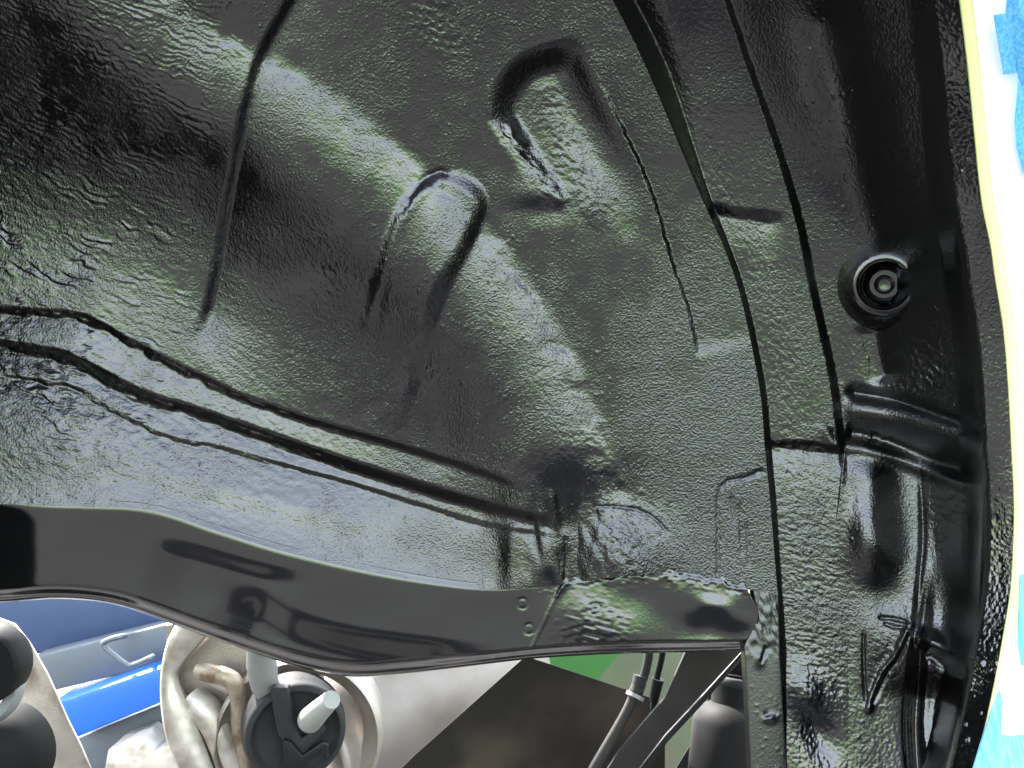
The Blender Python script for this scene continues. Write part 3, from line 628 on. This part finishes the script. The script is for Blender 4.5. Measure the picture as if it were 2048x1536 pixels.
prism('ring_floor', [(330, 1250), (480, 1230), (640, 1290), (640, 1640), (400, 1640), (340, 1480)], .805, .02, M['cast'], ring, .002)
tube('bracket', [(396, 1342, .775), (420, 1346, .772), (450, 1354, .77), (468, 1366, .772), (476, 1390, .776), (478, 1440, .78), (485, 1500, .785), (490, 1560, .79)], [.0075, .008, .008, .0075, .007, .007], M['rust'], ring, 16)
tube('bracket_web', [(385, 1395, .79), (415, 1425, .785), (445, 1480, .785), (470, 1560, .79)], [.012, .013, .013, .012], M['cast_light'], ring, 20)
prism('bracket_foot', [(404, 1358), (458, 1378), (470, 1386), (455, 1388), (405, 1368)], .782, .012, M['cast'], ring, .001)

# ---- link tube, bushing, its cup and bolt
arm = thing('bushing_arm', 'black rubber bushing with a pale bolt pressed into a tan metal cup', 'suspension part', P(600, 1450, .75))
tube('link_tube', [(520, 1270, .74), (524, 1330, .745), (530, 1370, .75), (545, 1412, .76)], [.0105, .0125, .0115, .008], M['zinc'], arm, 28)
lathe('cup', [(128*.78/F, .0), (150*.78/F, .010), (158*.78/F, .016), (166*.78/F, .012), (170*.78/F, -.03)], 64, M['cast'], arm, P(600, 1470, .795), -Vector(FWD)+Vector(RT)*.12)
bx = (-Vector(FWD)+Vector(RT)*.35).normalized(); kb = .74/F
bc = P(592, 1468, .745)
bush = lathe('bushing', [(104*kb, -.03), (104*kb, -.014), (101*kb, -.012), (101*kb, -.004), (97*kb, .0), (88*kb, .002), (80*kb, -.002), (74*kb, -.004), (.0001, -.004)], 64, M['rubber_grey'], arm, bc, bx)
prism('bushing_web', [(540, 1375), (575, 1375), (585, 1440), (600, 1480), (640, 1450), (652, 1462), (606, 1510), (590, 1512), (555, 1470), (545, 1420)], .738, .012, M['rubber_grey'], arm, .002, (.012, 0))
prism('bushing_slot', [(566, 1480), (580, 1484), (604, 1512), (645, 1484), (656, 1490), (654, 1520), (644, 1500), (610, 1528), (612, 1580), (566, 1580)], .7365, .006, M['black'], arm, .001, (.012, 0))
tube('bolt', [(620, 1440, .735), (640, 1420, .712), (663, 1399, .695)], [.0105, .0088, .0072], M['bolt'], arm, 28)
# ---- flat panels under the car
km = .86/F; mx = (Vector(RT)*.72+Vector(FWD)*.62+Vector(UP)*.16).normalized()
tag(lathe('muffler', [(.001, .004), (150*km, .003), (172*km, .0), (186*km, -.003), (192*km, -.001), (193*km, .004), (188*km, .008), (190*km, .02), (192*km, .25), (.001, .26)], 96, M['beige'], None, P(604, 1500, .86), mx), 'dull beige metal cylinder running from the rubber bushing behind the brown plate', 'muffler')
tag(prism('brown_plate', [(1045, 1318), (1062, 1316), (1120, 1335), (1300, 1395), (1330, 1440), (1330, 1640), (700, 1640), (830, 1510)], .80, .0008, M['brown'], None, .0003, (.01, 0)), 'large dark brown plate below the middle of the rail', 'plate')
tag(prism('green_lawn_board', [(1040, 1270), (1275, 1270), (1180, 1375), (1090, 1375), (1040, 1330)], 1.3, .02, M['green'], None, .001), 'plain green board standing in for the lawn behind the brown plate', 'board')  # added board, stands in for the grass seen under the car
tag(prism('pale_lawn_board', [(1150, 1270), (1560, 1270), (1560, 1800), (1150, 1800)], 1.4, .02, M['dirty'], None, .001), 'pale dirty green board added to cover the overbright lawn behind the brake hoses', 'board')  # added board, hides sunlit lawn that comes out too bright
tag(prism('gap_filler_plate', [(1392, 1280), (1570, 1280), (1570, 1640), (1300, 1640), (1350, 1540), (1405, 1450), (1420, 1380)], .92, .001, M['black'], None, .0003), 'black plate added to darken the gap behind the shock absorber', 'plate')  # added black sheet that keeps the gap dark
# ---- brake hoses
hose = thing('brake_hose', 'thick grey brake hose with a ring clamp beside the diagonal bar', 'hose', P(1270, 1400, .72))
tube('hose', [(1300, 1285, .72), (1296, 1320, .72), (1286, 1360, .72), (1278, 1385, .715)], .0036, M['rubber_grey'], hose)
tube('ferrule', [(1281, 1352, .7195), (1276, 1372, .718), (1268, 1392, .716)], .0056, M['rubber_grey'], hose)
tube('pipe', [(1272, 1380, .716), (1250, 1430, .71), (1192, 1530, .70), (1165, 1580, .70)], .0042, M['bar'], hose)
lathe('clamp', [(16*.7/F, .001), (19*.7/F, .0015), (19*.7/F, -.0015), (16*.7/F, -.001), (16*.7/F, .001)], 32, M['zinc'], hose, P(1270, 1392, .714), (P(1250, 1430, .71)-P(1281, 1352, .7195)))
h2 = thing('thin_hose', 'thin black hose with a small clip between the thick hose and the bar', 'hose', P(1310, 1380, .73))
tube('hose', [(1328, 1285, .73), (1322, 1320, .73), (1313, 1360, .73), (1307, 1420, .73)], [.0028, .0028, .0028, .003], M['rubber'], h2)
tube('clip', [(1316, 1358, .729), (1310, 1386, .729), (1308, 1402, .729)], [.0052, .0044, .0036], M['rubber'], h2)
# ---- diagonal bar
bar = thing('diagonal_bar', 'flat dark metal bar rising diagonally to the end of the rail', 'bar', P(1350, 1420, .68))
prism('bar', [(1372, 1300), (1470, 1280), (1490, 1297), (1400, 1395), (1330, 1470), (1262, 1560), (1200, 1560), (1240, 1500), (1330, 1395)], .70, .004, M['bar'], bar, .0015)
prism('bar_flange', [(1484, 1304), (1492, 1310), (1405, 1410), (1335, 1485), (1285, 1560), (1262, 1560), (1330, 1472), (1400, 1397)], .702, .02, M['black'], bar, .001)
# ---- shock absorber behind the flange
sh = thing('shock_absorber', 'black shock absorber behind the upright flange strip', 'shock absorber', P(1450, 1420, .78))
ax = P(1462, 1300, .80)-P(1440, 1560, .78)
lathe('body', [(.001, 0), (76*.78/F, 0), (80*.78/F, .004), (80*.78/F, .06), (70*.78/F, .072), (46*.78/F, .078), (44*.78/F, .12), (48*.78/F, .122), (48*.78/F, .13), (.001, .13)], 40, M['rubber'], sh, P(1452, 1590, .79), ax)
lathe('sleeve', [(40*.78/F, 0), (42*.78/F, .001), (42*.78/F, .006), (40*.78/F, .007), (30*.78/F, .007)], 32, M['rubber_grey'], sh, P(1475, 1372, .77), ax)
lathe('bump_stop', [(.001, 0), (34*.85/F, .0), (40*.85/F, .01), (40*.85/F, .05), (.001, .055)], 32, M['rubber'], sh, P(1400, 1330, .86), ax)
